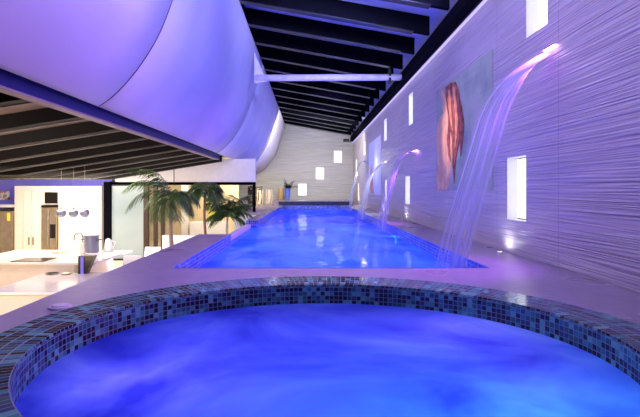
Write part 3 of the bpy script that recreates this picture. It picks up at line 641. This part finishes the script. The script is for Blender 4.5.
def fridge(x0, x1, ztop, label, disp):
    t = thing('refrigerator', label, 'refrigerator', ((x0+x1)/2, 20.9, FL), 'steel refrigerators'); xm = (x0+x1)/2
    obj('fridge_body', B(x0, x1, 20.82, YB-0.03, FL+0.05, ztop), 'steel', t)
    obj('top_trim', B(x0, x1, 20.74, 20.82, ztop-0.06, ztop), 'glassblack', t)
    for a, c_ in ((x0+0.02, xm-0.01), (xm+0.01, x1-0.02)):
        d = obj('fridge_door', B(a, c_, 20.72, 20.82, FL+0.2, ztop-0.08), 'steel', t, bevel=0.01)
        hx = (c_-0.05) if a < xm-0.02 else (a+0.05)
        obj('door_handle', B(hx-0.012, hx+0.012, 20.66, 20.72, -1.3, -0.1), 'chrome', d)
    obj('base_grille', B(x0+0.02, x1-0.02, 20.76, 20.82, FL, FL+0.18), 'glassblack', t)
    if disp: obj('ice_dispenser', B(xm+0.06, xm+0.28, 20.70, 20.72, -1.1, -0.5), 'glassblack', t)
fridge(-14.0, -12.78, 0.14, 'steel refrigerator at left edge of picture under the violet lit wall', False)
fridge(-11.58, -10.87, 0.30, 'steel refrigerator with black water dispenser inside the cream cabinet wall', True)
obj('fridge_shelf', B(-14.2, -12.80, 20.9, YB-0.01, 0.22, 0.34), 'white', label='white shelf above the left refrigerator', cat='shelf')
obj('small_picture', B(-14.3, -13.65, YB-0.04, YB-0.001, 0.52, 0.92), 'picture', label='small abstract picture on the violet lit kitchen wall', cat='picture')
obj('energy_label', B(-13.02, -12.9, 20.69, 20.719, -0.35, 0.0), 'yellowpaper', label='yellow sticker on the door of the left refrigerator', cat='sticker')
# island with hob, sink
t = thing('kitchen_island', 'cream kitchen island with white top holding hob and sink', 'kitchen island', (-8.3, 14.5, FL))
obj('island_body', B(-9.6, -6.45, 13.2, 15.8, FL, -1.06), 'cream', t)
obj('worktop', B(-9.7, -5.85, 13.1, 15.9, -1.06, -1.0), 'quartz', t, bevel=0.004)
obj('hob', B(-8.25, -7.35, 13.25, 14.0, -0.999, -0.985), 'glassblack', label='black glass hob on the kitchen island', cat='hob')
obj('sink', B(-8.15, -7.6, 15.0, 15.45, -0.999, -0.99), 'steel', label='dark inset sink in the white island top', cat='sink')
t = thing('kitchen_tap', 'chrome gooseneck tap beside the sink', 'tap', (-7.35, 15.6, -1.0))
b = bm_(); r0 = 0.14
tube(b, [(-7.35, 15.6, -0.97), (-7.35, 15.6, -0.55)]+[(-7.35-r0+r0*math.cos(a), 15.6, -0.55+r0*math.sin(a)) for a in [PI*k/8 for k in range(1, 9)]]+[(-7.63, 15.6, -0.66)], 0.022, 8); obj('tap_neck', b, 'darkchrome', t, smooth=True)
b = bm_(); lathe(b, -7.35, 15.6, [(0.05, -0.998), (0.04, -0.96)]); obj('tap_base', b, 'chrome', t)
b = bm_(); tube(b, [(-7.33, 15.6, -0.88), (-7.2, 15.55, -0.8)], 0.012, 6); obj('tap_lever', b, 'chrome', t)
t = thing('stock_pot', 'large steel stock pot with rim and side handles on island', 'pot', (-6.95, 15.35, -1.0))
b = bm_(); lathe(b, -6.95, 15.35, [(0.21, -0.998), (0.22, -0.98), (0.22, -0.5), (0.245, -0.49), (0.245, -0.46), (0.2, -0.46)], 28); obj('pot_body', b, 'globe', t, smooth=False)
for sg in (-1, 1):
    b = bm_(); tube(b, [(-6.95+sg*0.215, 15.2, -0.6), (-6.95+sg*0.3, 15.22, -0.6), (-6.95+sg*0.3, 15.42, -0.6), (-6.95+sg*0.215, 15.44, -0.6)], 0.016, 6); obj('pot_handle', b, 'black', t)
t = thing('glass_carafe', 'small pale jug in front of the stock pot', 'jug', (-7.02, 14.85, -1.0))
b = bm_(); lathe(b, -7.02, 14.85, [(0.07, -0.998), (0.085, -0.9), (0.06, -0.72), (0.07, -0.66)], 16); obj('jug_body', b, 'cream', t, smooth=True)
b = bm_(); tube(b, [(-7.08, 14.85, -0.7), (-7.18, 14.85, -0.78), (-7.1, 14.85, -0.9)], 0.012, 6); obj('jug_handle', b, 'cream', t)
t = thing('electric_kettle', 'white kettle right of the stock pot', 'kettle', (-6.48, 15.5, -1.0))
b = bm_(); lathe(b, -6.48, 15.5, [(0.13, -0.998), (0.14, -0.9), (0.09, -0.62), (0.03, -0.58)], 18); obj('kettle_body', b, 'white', t, smooth=True)
b = bm_(); tube(b, [(-6.38, 15.5, -0.65), (-6.25, 15.5, -0.7), (-6.33, 15.5, -0.92)], 0.016, 6); obj('kettle_handle', b, 'white', t)
for i, (x, lb) in enumerate(((-8.0, 'left'), (-7.6, 'middle'), (-7.24, 'right'))):
    t = thing('globe_pendant', '%s of three mirrored globe pendants above the kitchen island' % lb, 'pendant lamp', (x, 15.5, 0.1), 'globe pendants over the island')
    z = 0.235; R_ = 0.145
    b = bm_(); lathe(b, x, 15.5, [(R_*math.sin(a)+0.001, z-R_*math.cos(a)) for a in [PI*k/12 for k in range(13)]], 24); obj('globe', b, 'globe', t, smooth=True)
    b = bm_(); tube(b, [(x, 15.5, z+R_-0.01), (x, 15.5, z+R_+0.04)], 0.03, 8); obj('cap', b, 'steel', t)
    b = bm_(); tube(b, [(x, 15.5, z+R_+0.04), (x, 15.5, kzz(x)+0.24)], 0.0035, 5); obj('cord', b, 'steel', t)
# bar table in front
t = thing('bar_counter', 'low white bar counter below the deck edge with cream front', 'counter', (-5.9, 11.8, FL))
obj('counter_body', B(-7.0, -4.3, 10.6, 13.0, FL, -1.31), 'cream', t)
obj('counter_top', B(-7.1, -4.2, 10.5, 13.05, -1.31, -1.25), 'quartz', t, bevel=0.004)
t = thing('menu_holder', 'dark slanted box standing on the white bar counter', 'holder', (-6.0, 12.85, -1.25))
b = bm_(); prism(b, [(-6.16, 12.8, -1.249), (-5.95, 12.8, -1.249), (-5.73, 12.8, -0.77), (-6.16, 12.8, -0.77)], (0, 0.2, 0)); obj('box_body', b, 'glassblack', t)
obj('side_plate', B(-6.08, -6.0, 12.77, 12.799, -1.245, -0.79), 'bluewall', t, label='blue shiny strip')
for i, (x, y, r0, lb) in enumerate(((-6.85, 12.8, 0.17, 'dark flat plate farthest left on the bar counter'), (-6.45, 12.75, 0.14, 'grey flat plate on the bar counter beside the dark box'))):
    b = bm_(); lathe(b, x, y, [(r0*0.6, -1.2495), (r0, -1.225), (r0*0.96, -1.222), (r0*0.55, -1.24)], 24); obj('plate', b, ['glassblack', 'steel'][i], label=lb, cat='plate', group='plates on the bar counter')
# dining chair beyond the island
def chair(x, y, label):
    t = thing('dining_chair', label, 'chair', (x, y, FL), 'white chairs beside the island')
    obj('seat', B(x-0.28, x+0.28, y-0.28, y+0.28, FL+0.54, FL+0.6), 'white', t, bevel=0.01)
    b = bm_(); prism(b, [(x-0.28, y+0.24, FL+0.6), (x+0.28, y+0.24, FL+0.6), (x+0.27, y+0.34, FL+1.12), (x-0.27, y+0.34, FL+1.12)], (0, 0.04, 0)); obj('backrest', b, 'white', t, bevel=0.01)
    for sx in (-0.24, 0.24):
        for sy in (-0.24, 0.24):
            b = bm_(); tube(b, [(x+sx*1.05, y+sy*1.05, FL), (x+sx, y+sy, FL+0.54)], 0.022, 8); obj('leg', b, 'chrome', t)
chair(-5.35, 14.2, 'white dining chair nearer to the bar counter')
chair(-5.45, 16.4, 'white dining chair farther back beside the frosted door')
# recessed kitchen downlights
for i, (x, y) in enumerate(((-11.0, 19.0), (-9.6, 19.0))):
    t = thing('ceiling_downlight', ['left round downlight in kitchen ceiling', 'right round downlight in kitchen ceiling'][i], 'downlight', (x, y, kzz(x)+0.2), 'kitchen downlights')
    b = bm_(); lathe(b, x, y, [(0.08, kzz(x)+0.225), (0.09, kzz(x)+0.24)]); obj('lamp_lens', b, 'warmlamp', t)
for o in bpy.data.objects:
    if '_w' in o: del o['_w']
